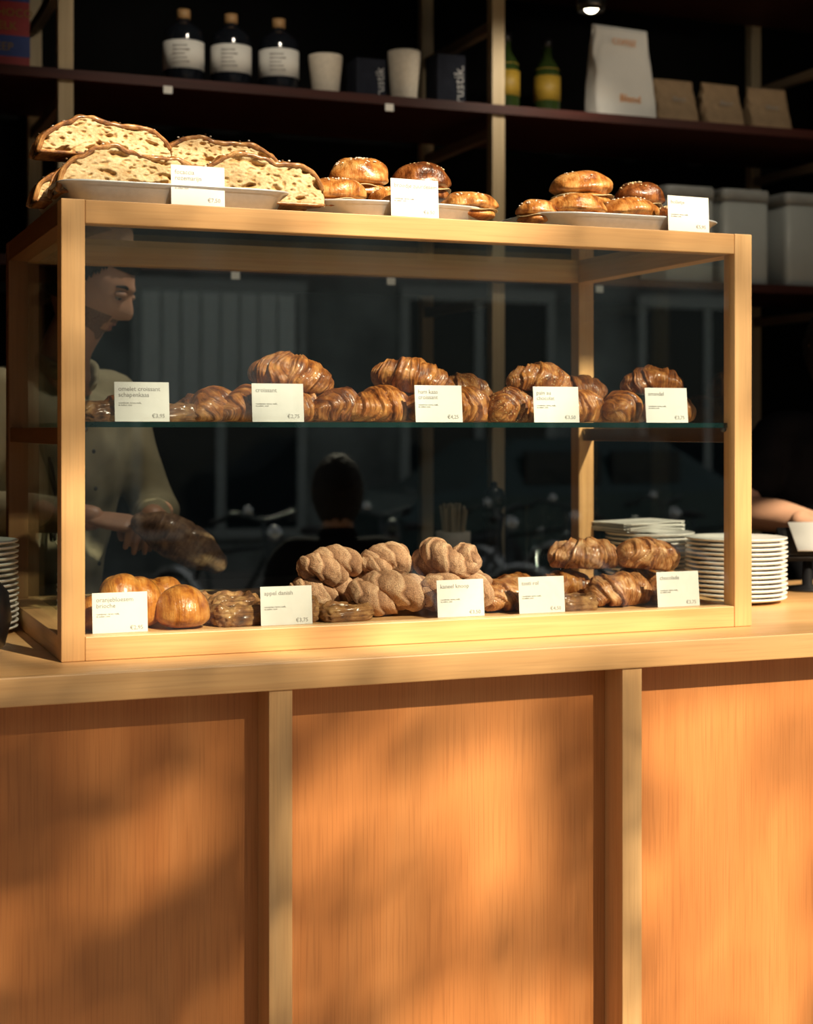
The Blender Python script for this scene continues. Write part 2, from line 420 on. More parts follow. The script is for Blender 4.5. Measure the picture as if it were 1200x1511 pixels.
# ------------------------------------------------------------------ pastries
def croissant(loc, rz=0, L=.135, R=.040, bend=.6, mat=cr1, n=3.6, skew=.42, rx=0, ry=0, name='croissant', seed=None, sq=.92, blunt=.18, step=.30, arch=.25):
    seed = random.uniform(0, 50) if seed is None else seed
    Nn, K = 150, 56
    Ra = L/2/sin(bend)
    vs = []; at = []; fs = []
    for i in range(Nn):
        s = -1+2*i/(Nn-1); ph = s*bend
        c = Vector((Ra*sin(ph), Ra*(1-cos(ph))*1.0, -arch*R*s*s)); w = Vector((-sin(ph), cos(ph), 0))
        env = max(0, 1-abs(s)**2.0)**.75*(1-blunt)+blunt*max(0, 1-abs(s)**10)**.5
        for k in range(K):
            a = 2*pi*k/K
            q = abs(s)*n+skew*sin(a+.6*math.copysign(1, s)+seed)*min(1, abs(s)*3)+.40*noise.noise(Vector((s*2.2+seed, sin(a), cos(a))))+.25
            fr = q-math.floor(q)
            st = (fr**.55 if fr < .90 else (1-fr)/.10) 
            fine = .030*sin(q*2*pi*4.0+noise.noise(Vector((s*4, a, seed)))*3)*st
            r = R*env*(.84+step*st*.85+fine+.18*noise.noise(Vector((s*2.6+seed, sin(a)*1.3, cos(a)*1.3)))+.04*noise.noise(Vector((s*14+seed, sin(a)*5, cos(a)*5))))
            p = c+w*(cos(a)*r)+Vector((0, 0, sin(a)*r*sq))
            if p.z < -R*.62: p.z = -R*.62+(p.z+R*.62)*.15
            vs.append(p); at.append((q+seed, a*1.0+seed, fr))
    zmin = min(p.z for p in vs)
    cx = sum(p.y for p in vs)/len(vs)
    vs = [Vector((p.x, p.y-cx, p.z-zmin)) for p in vs]
    for i in range(Nn-1):
        for k in range(K):
            k2 = (k+1) % K; fs.append((i*K+k, (i+1)*K+k, (i+1)*K+k2, i*K+k2))
    fs.append(tuple(range(K))); fs.append(tuple(reversed([(Nn-1)*K+k for k in range(K)])))
    mb = MB(); mb.add(vs, fs, mat, True, None, at)
    return mb.obj(name, loc, (rx, ry, rz))
ZS = 1.4632; ZB = 1.1335; ZT = 1.8035
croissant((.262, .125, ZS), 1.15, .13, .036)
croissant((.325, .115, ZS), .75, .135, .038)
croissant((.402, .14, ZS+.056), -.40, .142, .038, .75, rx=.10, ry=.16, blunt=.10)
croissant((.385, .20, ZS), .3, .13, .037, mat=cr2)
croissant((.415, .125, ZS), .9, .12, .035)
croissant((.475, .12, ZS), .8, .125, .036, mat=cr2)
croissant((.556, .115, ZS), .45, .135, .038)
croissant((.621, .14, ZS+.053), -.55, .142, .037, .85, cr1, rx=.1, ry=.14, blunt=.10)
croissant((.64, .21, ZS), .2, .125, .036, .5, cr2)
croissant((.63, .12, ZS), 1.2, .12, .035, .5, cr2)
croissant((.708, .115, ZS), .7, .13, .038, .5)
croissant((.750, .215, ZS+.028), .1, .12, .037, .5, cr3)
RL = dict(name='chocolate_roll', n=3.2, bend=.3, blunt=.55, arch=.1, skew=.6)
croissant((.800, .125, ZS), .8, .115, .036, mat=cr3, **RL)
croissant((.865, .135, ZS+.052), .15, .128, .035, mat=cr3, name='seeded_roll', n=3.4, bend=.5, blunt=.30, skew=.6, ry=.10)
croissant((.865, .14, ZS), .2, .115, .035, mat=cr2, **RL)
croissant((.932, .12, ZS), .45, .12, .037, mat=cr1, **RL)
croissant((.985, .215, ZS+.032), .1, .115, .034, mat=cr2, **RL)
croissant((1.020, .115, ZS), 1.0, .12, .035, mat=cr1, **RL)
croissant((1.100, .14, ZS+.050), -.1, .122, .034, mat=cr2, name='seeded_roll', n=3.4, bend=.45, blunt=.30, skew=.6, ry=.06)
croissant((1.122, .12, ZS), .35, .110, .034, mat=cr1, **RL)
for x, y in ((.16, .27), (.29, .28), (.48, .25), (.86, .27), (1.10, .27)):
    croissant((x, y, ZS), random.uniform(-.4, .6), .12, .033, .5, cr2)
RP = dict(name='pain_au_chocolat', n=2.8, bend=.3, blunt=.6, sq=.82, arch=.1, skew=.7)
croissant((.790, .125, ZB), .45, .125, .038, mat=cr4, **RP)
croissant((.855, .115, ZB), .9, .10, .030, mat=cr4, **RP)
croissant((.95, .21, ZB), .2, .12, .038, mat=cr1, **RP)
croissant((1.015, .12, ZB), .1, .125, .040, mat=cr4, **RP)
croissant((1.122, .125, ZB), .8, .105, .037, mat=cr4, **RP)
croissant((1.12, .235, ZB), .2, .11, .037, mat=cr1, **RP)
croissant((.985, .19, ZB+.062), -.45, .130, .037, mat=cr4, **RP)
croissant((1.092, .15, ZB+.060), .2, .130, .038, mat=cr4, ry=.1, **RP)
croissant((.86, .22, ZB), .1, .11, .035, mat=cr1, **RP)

def danish(loc, rz=0, w=.10, d=.075, h=.036, seed=0, top=jam):
    mb = MB(); K = 110; J = 30; vs = []; fs = []; at = []
    for j in range(J+1):
        t = j/J
        for k in range(K):
            a = 2*pi*k/K; c = math.copysign(abs(cos(a))**.55, cos(a)); s_ = math.copysign(abs(sin(a))**.55, sin(a))
            nz = noise.noise(Vector((c*2.3+seed, s_*2.3, seed))); n2 = noise.noise(Vector((c*7, s_*7, t*3+seed)))
            if t < .62:
                u = t/.62; z = h*u*(1+.35*nz); lam = sin(u*17+nz*9+n2*4)
                rr = (.88+.13*sin(u*pi)**.6)+.03*lam*(.5+.5*sin(u*pi))+.06*n2
                b_ = (u*5+seed+nz, a*.2, 0)
            else:
                u = (t-.62)/.38; rr = (.88+.05*n2)*(1-u)+.001
                z = h*(1+.35*nz*(1-u))+h*(.10*sin(min(1, u*4)*pi)-.22*min(1, max(0, (u-.15)*3))) + .0012*sin(u*30+nz*6)*(u < .3)
                b_ = (u*3+seed, a*.6, 0)
            vs.append((c*w/2*rr, s_*d/2*rr, max(0, z))); at.append(b_)
    for j in range(J):
        for k in range(K):
            k2 = (k+1) % K; fs.append((j*K+k, j*K+k2, (j+1)*K+k2, (j+1)*K+k))
    fs.append(tuple(reversed(range(K)))); fs.append(tuple(J*K+k for k in range(K)))
    mb.add(vs, fs, flake, True, None, at)
    kf = mb.m(top)
    for n_, f in enumerate(fs[:-2]):
        if n_//K > J*.76: mb.mi[n_] = kf
    rnd = random.Random(seed)
    for k in range(22):
        a = rnd.uniform(0, 2*pi); r = rnd.uniform(0, .62)
        q = rnd.uniform(.002, .0045)
        mb.ball((cos(a)*r*w/2, sin(a)*r*d/2, h*.84+q*.3), (q*1.3, q, q*.6), parsugar if k % 3 == 0 else flake, U=8, V=6)
    return mb.obj('fruit_danish', loc, (0, 0, rz))
danish((.083, .10, ZS), .05, .09, .09, .030, 1, cheese)
danish((.185, .11, ZS), .1, .10, .09, .027, 2, jam)
danish((.305, .105, ZB), .15, .105, .085, .030, 3)
danish((.400, .115, ZB), -.1, .085, .085, .034, 4, parsugar)
danish((.482, .095, ZB), .1, .095, .075, .025, 5)
danish((.905, .080, ZB), .1, .085, .062, .025, 6, cheese)
danish((.32, .22, ZB), .1, .10, .09, .034, 8)

# cinnamon knots: two strands of laminated dough twisted round one another
def knot(loc, rz=0, L=.13, r=.021, turns=1.3, rx=0, ry=0, amp=.018, seed=0, curl=.6):
    mb = MB()
    for sidx in range(2):
        pts = []; rad = []
        n = 22
        for i in range(n):
            t = i/(n-1); s = 2*t-1
            ph = turns*2*pi*t+sidx*pi+seed
            e = (1-abs(s)**3)*.85+.15
            bx = L/2*.82*sin(s*1.35)/sin(1.35); by = curl*.03*(s*s)
            pts.append((bx, by+amp*cos(ph)*e, amp*.75*sin(ph)*e+r)); rad.append(r*(.62+.38*(1-abs(s)**2.5)))
        def rf(t, a):
            nn = noise.noise(Vector((t*5, cos(a)*1.2, sin(a)*1.2+seed)))
            q = (a*2/(2*pi)+t*6.5+seed*.37+nn*.40) % 1.0
            v = q**.6 if q < .88 else (1-q)/.12
            f = .5+.5*sin(q*2*pi*3)
            return .83+.18*v+.03*f*v+.10*nn+.02*noise.noise(Vector((t*34, cos(a)*7, sin(a)*7+seed))), .10+.75*v*(.70+.30*f)
        mb.tube(pts, rad, sug, 84, 9, 1.0, (0, 0, 1), rfn=rf, tat=9)
    zmin = min(p.z for p in mb.v)
    for p in mb.v: p.z -= zmin
    return mb.obj('cinnamon_knot', loc, (rx, ry, rz))
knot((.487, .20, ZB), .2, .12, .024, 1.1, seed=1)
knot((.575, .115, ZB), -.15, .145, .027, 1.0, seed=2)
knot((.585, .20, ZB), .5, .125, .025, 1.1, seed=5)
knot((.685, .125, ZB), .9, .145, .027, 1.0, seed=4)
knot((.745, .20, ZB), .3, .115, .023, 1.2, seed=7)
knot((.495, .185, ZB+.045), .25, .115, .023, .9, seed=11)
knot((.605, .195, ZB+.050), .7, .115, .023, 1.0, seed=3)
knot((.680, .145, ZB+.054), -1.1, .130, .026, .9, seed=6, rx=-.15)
knot((.735, .115, ZB), 1.2, .10, .021, 1.0, seed=8)

def dome(mb, r, h, mat, M=None, z0=0, seed=0, under=.25, bumpy=.03, sy=1.0):
    U, V = 40, 22; vs = []; fs = []; at = []
    vs.append((0, 0, z0)); at.append((0, 0, 0))
    for j in range(1, V):
        v = pi*j/V; rr = sin(v)**.8; zz = -cos(v)
        for i in range(U):
            u = 2*pi*i/U; nn = 1+bumpy*noise.noise(Vector((cos(u)*rr*1.5+seed, sin(u)*rr*1.5, zz*1.5)))*2
            z = (zz*h*(1-under) if zz > 0 else zz*h*under)
            vs.append((rr*r*cos(u)*nn, rr*r*sin(u)*nn*sy, z0+h*under+z*nn)); at.append((cos(u)*rr*.5+seed, sin(u)*rr*1.6+seed, zz))
    vs.append((0, 0, z0+h)); at.append((seed, seed, 1))
    for i in range(U): fs.append((0, 1+(i+1) % U, 1+i))
    for j in range(V-2):
        for i in range(U):
            a = 1+j*U+i; b_ = 1+j*U+(i+1) % U; fs.append((a, b_, b_+U, a+U))
    o = 1+(V-2)*U; t = len(vs)-1
    for i in range(U): fs.append((o+i, o+(i+1) % U, t))
    mb.add(vs, fs, mat, True, M, at)
def brioche(loc, r, h, rz, seed, lobes=3):
    mb = MB()
    for k in range(lobes):
        a = 2*pi*k/lobes+seed
        dome(mb, r*.72, h*(.95+.05*sin(k*2)), bri, T(cos(a)*r*.34, sin(a)*r*.34, 0), 0, seed+k, .3, .02)
    return mb.obj('brioche_bun', loc, (0, 0, rz))
mb = MB(); dome(mb, .044, .068, bri, None, 0, 1, .3, .02, 1.1); mb.obj('brioche_bun', (.207, .088, ZB))
brioche((.125, .125, ZB), .056, .088, 0, 2, 3)
brioche((.085, .10, ZB), .042, .060, 0, 3, 2)
brioche((.19, .215, ZB), .050, .072, 0, 4, 3)

def filled_bun(loc, r, h, rz=0, rx=0, ry=0, mat=bun1, seed=0, fill=cheese):
    mb = MB()
    dome(mb, r*.97, h*.48, mat, None, 0, seed, .45, .05)
    K = 48; vs = []; fs = []
    for j, (q, zz) in enumerate(((.2, .34), (.80, .35), (1.0, .345), (1.03, .33), (.85, .32), (.2, .32))):
        for k in range(K):
            a = 2*pi*k/K; wob = 1+(.06*sin(a*3+seed)+.04*sin(a*5+seed*2))*(q > .5)
            vs.append((cos(a)*r*q*wob, sin(a)*r*q*wob, h*(zz+.035*sin(a*4+seed)*(q > .8))))
    for j in range(5):
        for k in range(K):
            k2 = (k+1) % K; fs.append((j*K+k, (j+1)*K+k, (j+1)*K+k2, j*K+k2))
    mb.add(vs, fs, fill, True)
    dome(mb, r, h*.70, mat, T(0, 0, h*.32), 0, seed+3, .32, .07)
    rnd = random.Random(seed)
    for k in range(60):
        a = rnd.uniform(0, 2*pi); q = rnd.uniform(0, .8)**.8
        th = q**(1/.8); zz = h*.32+h*.70*(.32+.68*sqrt(max(0, 1-th*th)))
        mb.ball((cos(a)*r*q, sin(a)*r*q, zz-.0006), (.0021, .0013, .0012), parsugar if mat is bun1 else cheese, None, 6, 4)
    return mb.obj('filled_bun', loc, (rx, ry, rz))
filled_bun((.465, .085, ZT+.004), .052, .060, seed=1)
filled_bun((.53, .15, ZT+.040), .052, .072, 0, .1, mat=bun1, seed=2)
filled_bun((.565, .08, ZT+.004), .042, .050, seed=3)
filled_bun((.650, .16, ZT+.040), .050, .072, 0, 0, mat=bun2, seed=4)
filled_bun((.702, .075, ZT+.004), .049, .048, seed=5)
filled_bun((.415, .105, ZT+.004), .034, .040, seed=6)
filled_bun((.46, .19, ZT+.004), .048, .050, seed=7)
filled_bun((.60, .19, ZT+.004), .048, .050, seed=8, mat=bun2)
filled_bun((.837, .085, ZT+.004), .036, .044, seed=9)
filled_bun((.915, .085, ZT+.004), .054, .058, seed=10)
filled_bun((.965, .16, ZT+.046), .056, .070, seed=11)
filled_bun((1.022, .085, ZT+.004), .052, .058, seed=12)
filled_bun((1.085, .16, ZT+.036), .046, .068, mat=bun2, seed=13)
filled_bun((1.11, .085, ZT+.004), .036, .048, mat=bun2, seed=14)
filled_bun((1.06, .21, ZT+.004), .05, .05, seed=15)
filled_bun((.91, .21, ZT+.004), .05, .05, seed=16)

def focaccia(loc, L, h, d, rz=0, seed=0, rx=0):
    mb = MB(); NX, NZ, NY = 190, 50, 30
    def edge(x):
        s = 2*x/L
        e = h*(max(.0, 1-abs(s)**3.2)**.45)*(.84+.20*noise.noise(Vector((x*14+seed, seed, 0)))+.05*noise.noise(Vector((x*60, seed, 3))))
        return max(e, .004)
    def hole(x, z):
        v = noise.noise(Vector((x*38+seed, z*100, 1.3+seed)))
        v2 = noise.noise(Vector((x*120+seed, z*230, 7)))
        a_ = max(0, v-.24)*3.2; b_ = max(0, v2-.12)*2.0
        return min(1, a_)*.010+min(1, b_)*.004, min(1, a_+b_*.7)
    for side in (-1, 1):
        vs = []; fs = []; at = []
        for i in range(NX):
            x = -L/2+L*i/(NX-1); e = edge(x)
            for j in range(NZ):
                z = e*j/(NZ-1)
                ef = min(1, j/4, (NZ-1-j)/4); dp, hh = hole(x, z)
                y = side*(d/2*(1-.15*(2*x/L)**6)-dp*ef+.003*noise.noise(Vector((x*20, z*25, seed))))
                vs.append((x, y, z)); at.append((x*30, z*30, hh*ef))
        for i in range(NX-1):
            for j in range(NZ-1):
                q = (i*NZ+j, (i+1)*NZ+j, (i+1)*NZ+j+1, i*NZ+j+1)
                fs.append(q if side < 0 else q[::-1])
        mb.add(vs, fs, crumb, True, None, at)
    vs = []; fs = []; at = []
    for i in range(NX):
        x = -L/2+L*i/(NX-1); e = edge(x)
        for j in range(NY):
            t = 2*j/(NY-1)-1; y = t*(d/2*(1-.15*(2*x/L)**6)+.002)
            b_ = (1-t**6)
            z = e+.004*b_+b_*.012*noise.noise(Vector((x*35+seed, y*35, 2)))
            vs.append((x, y, z)); at.append((x*9, y*22+seed, 0))
    for i in range(NX-1):
        for j in range(NY-1): fs.append((i*NY+j, (i+1)*NY+j, (i+1)*NY+j+1, i*NY+j+1))
    mb.add(vs, fs, foc, True, None, at)
    for side in (-1, 1):
        pts = []; rr = []
        for i in range(0, NX, 5):
            x = -L/2+L*i/(NX-1); pts.append((x, side*(d/2*(1-.15*(2*x/L)**6)-.001), edge(x)+.0005)); rr.append(.0040+.0022*noise.noise(Vector((x*40, seed, 9))))
        mb.tube(pts, rr, foc, 8, 3)
        mb.tube([(-L/2*.97, side*(d/2*.93), .002), (0, side*(d/2), .002), (L/2*.97, side*(d/2*.93), .002)], [.0025]*3, foc, 8, 8)
    rnd = random.Random(seed)
    for k in range(70):
        x = rnd.uniform(-.46, .46)*L; y = rnd.uniform(-.45, .45)*d
        mb.ball((x, y, edge(x)+.005+.012*noise.noise(Vector((x*35+seed, y*35, 2)))), (.0022, .0015, .0015), parsugar if k % 2 else kraftd, None, 6, 4)
    mb.box(-L/2*.96, L/2*.96, -d/2*.84, d/2*.84, 0, .003, foc)
    return mb.obj('focaccia_slice', loc, (rx, 0, rz))
focaccia((.115, .085, ZT+.012), .225, .080, .085, .02, 1)
focaccia((.325, .078, ZT+.010), .215, .085, .085, -.05, 2)
focaccia((.10, .20, ZT+.012), .23, .07, .09, 0, 3)
focaccia((.30, .20, ZT+.012), .21, .07, .09, 0, 4)
focaccia((.092, .165, ZT+.085), .215, .062, .085, .03, 5)
focaccia((.285, .20, ZT+.082), .215, .052, .08, -.03, 6)

# ------------------------------------------------------------------ trays
def tray(cx, cy, w, d, h, pw, name='serving_tray'):
    mb = MB()
    pr = [(.0005, .0), (.86, 0), (.90, .003), (.965, h-.004), (1.0, h-.001), (1.008, h+.001), (1.0, h+.002), (.955, h-.001), (.89, .006), (.85, .003), (.0005, .003)]
    mb.lathe(pr, alu, 72, Matrix.Diagonal((w/2, d/2, 1, 1)), pw=pw)
    return mb.obj(name, (cx, cy, 1.8006))
tray(.187, .175, .375, .33, .030, 9)
tray(.572, .150, .375, .27, .024, 3)
tray(1.005, .150, .385, .27, .024, 4)

# ------------------------------------------------------------------ plates etc on the counter
def plates(name, x, y, n, r, sp=.0092):
    mb = MB()
    for i in range(n):
        z = i*sp; ox, oy = random.uniform(-.0012, .0012), random.uniform(-.0012, .0012)
        mb.lathe([(.001, z+.0), (r*.55, z), (r*.60, z+.002), (r*.93, z+.007), (r, z+.010), (r*1.003, z+.0125), (r*.985, z+.013), (r*.9, z+.009), (r*.58, z+.0045), (.001, z+.004)], whitec, 48, T(ox, oy, 0))
    return mb.obj(name, (x, y, CT+.0005))
plates('plate_stack', 1.425, .36, 14, .103)
plates('plate_stack', 1.34, .56, 14, .095)
plates('plate_stack', -.106, .42, 17, .100)
mb = MB()
for i in range(9):
    mb.box(-.08, .08, -.06, .06, i*.0022, i*.0022+.0018, paperw, RZ(.08*sin(i*2.1)) @ RY(.02*sin(i*1.3)))
mb.obj('napkin_stack', (1.31, .56, CT+.0005+14*.0092+.008), (0, .0, .2))
mb = MB(); mb.lathe([(.001, 0), (.055, 0), (.075, .02), (.085, .06), (.080, .10), (.060, .125), (.056, .135), (.052, .135), (.055, .122), (.07, .09), (.001, .02)], blackm, 48)
mb.obj('black_jar', (-.145, .10, CT+.0005))
pt = root('payment_terminal', (1.70, .50, CT+.0005), (0, 0, -.35))
mb = MB(); mb.lathe([(.001, 0), (.055, 0), (.055, .006), (.012, .012), (.010, .07), (.001, .07)], blackm, 32); mb.obj('stand', parent=pt)
mb = MB(); M = T(0, 0, .10) @ RX(.75)
mb.box(-.06, .06, -.045, .045, -.006, .006, blackm, M); mb.box(-.05, .05, -.036, .036, .006, .0068, steel, M)
mb.obj('screen', parent=pt, bevel=.002)
mb = MB(); mb.box(-.035, .035, -.05, .05, 0, .002, paperw, T(.0, -.01, .117) @ RX(.6)); mb.obj('receipt', parent=pt)

# ------------------------------------------------------------------ back shelving
YF, YB = 1.76, 2.30
su = root('open_shelving_unit')
mb = MB(); mr = MB()
for i in range(-2, 3):
    x = 1.519+1.24*i
    mb.box(x, x+.039, YF, YF+.036, 0, 3.25, creamz); mb.box(x, x+.039, YB, YB+.036, 0, 3.25, creamz)
    for z in (1.84, 2.33, 2.64): mr.box(x+.006, x+.033, YF+.0365, YB-.0005, z-.028, z, creamy)
mb.obj('posts', parent=su); mr.obj('side_rails', parent=su)
mb = MB()
for z in (1.880, 2.367, 2.86):
    mb.box(-2.4, 4.6, YF-.012, YF-.0005, z-.004, z+.022, shelfm)
    mb.box(-2.4, 4.6, YF, YB, z, z+.020, shelfm)
mb.obj('shelf_boards', parent=su)
mb = MB()
for x, z in ((.565, 2.367), (1.195, 2.367), (1.86, 1.88), (.75, 1.88), (1.2, 1.88)):
    mb.box(x-.012, x+.012, YF-.016, YF-.0125, z-.022, z-.002, cardm)
mb.obj('shelf_tags', parent=su)
bc = root('back_counter')
mb = MB(); mb.box(-2.4, 4.6, 1.50, 1.755, 1.01, 1.05, darkcab); mb.box(-2.4, 4.6, 1.53, 1.75, 0, 1.01, darkcab); mb.obj('cabinet', parent=bc, bevel=.002)

S1 = 2.3874; S2 = 1.9004
def bottle(x, y):
    mb = MB(); r = .056
    mb.lathe([(.001, 0), (r*.92, 0), (r, .006), (r, .135), (r*.93, .155), (r*.55, .172), (.017, .182), (.016, .196), (.001, .196)], bottleg, 40)
    mb.lathe([(.0185, .188), (.0185, .214), (.001, .2145)], goldcap, 24)
    mb.lathe([(r+.0006, .045), (r+.0006, .122)], cardm, 40)
    for k in range(5): mb.box(-.022, .022 - .006*(k % 3), -r-.0016, -r+.004, .060+.011*k, .0625+.011*k, textm, RZ(-.35))
    return mb.obj('dark_bottle', (x, y, S1))
for x in (.635, .769, .907): bottle(x, 1.86)
def tumbler(x, y, r, h):
    mb = MB(); mb.lathe([(.001, 0), (r*.72, 0), (r*.78, .004), (r, h*.9), (r, h), (r*.93, h), (r*.92, h*.9), (r*.7, .008), (.001, .008)], creamc, 40)
    return mb.obj('ceramic_cup', (x, y, S1))
tumbler(1.038, 1.84, .048, .118); tumbler(1.276, 1.84, .047, .150)
def cardbox(x, y, w, h, txt, sz):
    mb = MB(); mb.box(-w/2, w/2, -w/2, w/2, 0, h, darkbox)
    vs, fs = textdata(txt, sz, .0004); mb.add([(-v.y+w/2-.006, -w/2-.0008-v.z, v.x+.008) for v in vs], fs, printw, False)
    return mb.obj('cup_gift_box', (x, y, S1), (0, 0, 0), bevel=0)
cardbox(1.163, 1.85, .088, .115, "rustik", .036); cardbox(1.41, 1.85, .088, .148, "rustik.", .044)
def oil(x, y):
    mb = MB(); mb.lathe([(.001, 0), (.036, 0), (.040, .006), (.040, .12), (.036, .15), (.015, .185), (.013, .225), (.001, .225)], oilg, 32)
    mb.lathe([(.0155, .215), (.0155, .240), (.001, .240)], blackm, 20)
    mb.lathe([(.0406, .05), (.0406, .125)], yellow, 32)
    mb.lathe([(.0375, .145), (.030, .16)], yellow, 32)
    return mb.obj('oil_bottle', (x, y, S1))
oil(1.61, 1.86); oil(1.755, 1.88); oil(1.66, 1.97)
def bag(name, x, y, w, h, d, mat, rz=0, label=None, z=S1):
    mb = MB(); K = 44; lev = 26; vs = []; fs = []
    for j in range(lev+1):
        t = j/lev; dd = d*(1-t**1.6)*.98+.004; ww = w*(1-.12*t+.03*sin(t*pi))
        for k in range(K):
            a = 2*pi*k/K; c = math.copysign(abs(cos(a))**.42, cos(a)); s_ = math.copysign(abs(sin(a))**.42, sin(a))
            wr = .0045*noise.noise(Vector((c*3+x*7, s_*3, t*7)))*(1+t)
            vs.append((c*ww/2+wr, s_*dd/2+wr*.8+.012*sin(t*3)*t, h*t))
    for j in range(lev):
        for k in range(K):
            k2 = (k+1) % K; fs.append((j*K+k, j*K+k2, (j+1)*K+k2, (j+1)*K+k))
    fs.append(tuple(reversed(range(K)))); fs.append(tuple(lev*K+k for k in range(K)))
    mb.add(vs, fs, mat, True)
    mb.box(-w*.44, w*.44, .002-.0, .008, h-.022, h+.004, mat, T(0, .003, 0))
    if label:
        for (tx, sz, zz, mt) in label:
            tv, tf = textdata(tx, sz)
            w_ = max(v.x for v in tv)
            mb.add([(v.x-w_/2, -d*(1-(zz/h)**1.6)*.49-.005-v.z, v.y+zz) for v in tv], tf, mt, False)
    return mb.obj(name, (x, y, z), (0, 0, rz))
orange = plain('orange_print', (.75, .30, .05), .5)
bag('coffee_bag', 1.995, 1.86, .225, .290, .10, paperw, .1, [("COFFEE", .026, .235, orange), ("Blend", .034, .055, orange)])
bag('kraft_bag', 2.205, 1.90, .155, .155, .09, kraft, 0, [("Blend", .02, .085, textm)])
bag('kraft_bag', 2.375, 1.90, .155, .155, .09, kraft, .05, [("Blend", .02, .085, textm)])
bag('kraft_bag', 2.55, 1.90, .155, .155, .09, kraft, -.05, [("Blend", .02, .085, textm)])
def canister(x, y):
    mb = MB()
    mb.lathe([(.001, 0), (.084, 0), (.086, .004), (.086, .265), (.001, .265)], tin, 48, pw=9)
    mb.lathe([(.089, .258), (.089, .292), (.086, .297), (.001, .297)], tinlid, 48, pw=9)
    return mb.obj('storage_canister', (x, y, S2))
for x in (2.197, 2.397, 2.630, 2.83): canister(x, 1.87)
mb = MB(); mb.box(-.055, .055, -.012, .012, 0, .24, redm); mb.box(-.056, .056, -.0125, .0125, .03, .085, bluem); mb.box(-.056, .056, -.0125, .0125, .175, .20, bluem)
for tx, zz in (("MELK", .10), ("CHOCO", .135), ("REEP", .045)):
    tv, tf = textdata(tx, .030); mb.add([(v.x-.05, -.0135-v.z, v.y+zz) for v in tv], tf, yellow, False)
mb.obj('chocolate_box', (.155, 1.80, S1+.001), (-.04, 0, 0))
mb = MB(); mb.lathe([(.001, 0), (.040, 0), (.044, .01), (.048, .12), (.045, .12), (.041, .012), (.001, .008)], creamc, 36)
for k in range(40):
    a = random.uniform(0, 6.28); r = random.uniform(0, .032)
    mb.tube([(cos(a)*r*.6, sin(a)*r*.6, .01), (cos(a)*r*1.25, sin(a)*r*1.25, random.uniform(.165, .195))], [.0028, .0028], creamz, 6, 2)
mb.obj('stirrer_pot', (1.336, 1.62, 1.0503))
mb = MB(); mb.lathe([(.001, 0), (.032, 0), (.033, .02), (.024, .06), (.021, .11), (.026, .15), (.030, .165), (.020, .172), (.030, .19), (.033, .21), (.024, .235), (.008, .242), (.010, .252), (.001, .258)], blackm, 36)
mb.obj('pepper_mill', (1.46, 1.62, 1.0503))
for x, h in ((1.60, .19), (1.68, .17), (1.76, .18)):
    mb = MB(); mb.lathe([(.001, 0), (.034, 0), (.036, h), (.034, h), (.032, .006), (.001, .006)], glass, 36); mb.obj('drinking_glass', (x, 1.63, 1.0503))
bulb = plain('lamp_bulb_glow', (1, .9, .7), .3, emit=(1, .85, .6), estr=14, bmp=0)
def light(name, typ, loc, energy, col, **kw):
    l = bpy.data.lights.new(name, typ); l.energy = energy; l.color = col
    for k, v in kw.items(): setattr(l, k, v)
    o = bpy.data.objects.new(name, l); COL.objects.link(o); o.location = loc
    return o
def spot(x, y, zb, energy, aim, size=2.2):
    sp = root('ceiling_spotlight', (x, y, 0))
    mb = MB(); mb.lathe([(.001, 3.298), (.04, 3.298), (.04, 3.28), (.008, 3.275), (.008, zb+.1), (.001, zb+.1)], steel, 24)
    mb.lathe([(.001, zb+.12), (.035, zb+.115), (.040, zb+.02), (.036, zb), (.034, zb+.025), (.001, zb+.03)], steel, 32); mb.obj('spot_body', parent=sp)
    mb = MB(); mb.ball((0, 0, zb+.012), (.020, .020, .016), bulb); mb.obj('bulb', parent=sp)
    l = light('spot_beam', 'SPOT', (x, y, zb-.015), energy, (1, .88, .70), spot_size=size, spot_blend=.8, shadow_soft_size=.03)
    l.rotation_euler = Vector(aim).to_track_quat('-Z', 'Y').to_euler()
    return sp
spot(1.68, 1.46, 2.60, 8, (-.2, .6, -.75))
spot(.75, .95, 2.92, 18, (0, .85, -.50), 1.3)  # unseen lamp, added to brighten the left part of the shelving
spot(2.25, .95, 2.92, 12, (0, .85, -.50), 1.3)  # unseen lamp, added to brighten the right part of the shelving
spot(.95, .72, 2.92, 45, (-.74, .25, -1.28), .62)  # unseen narrow lamp, added to throw warm light on the barista

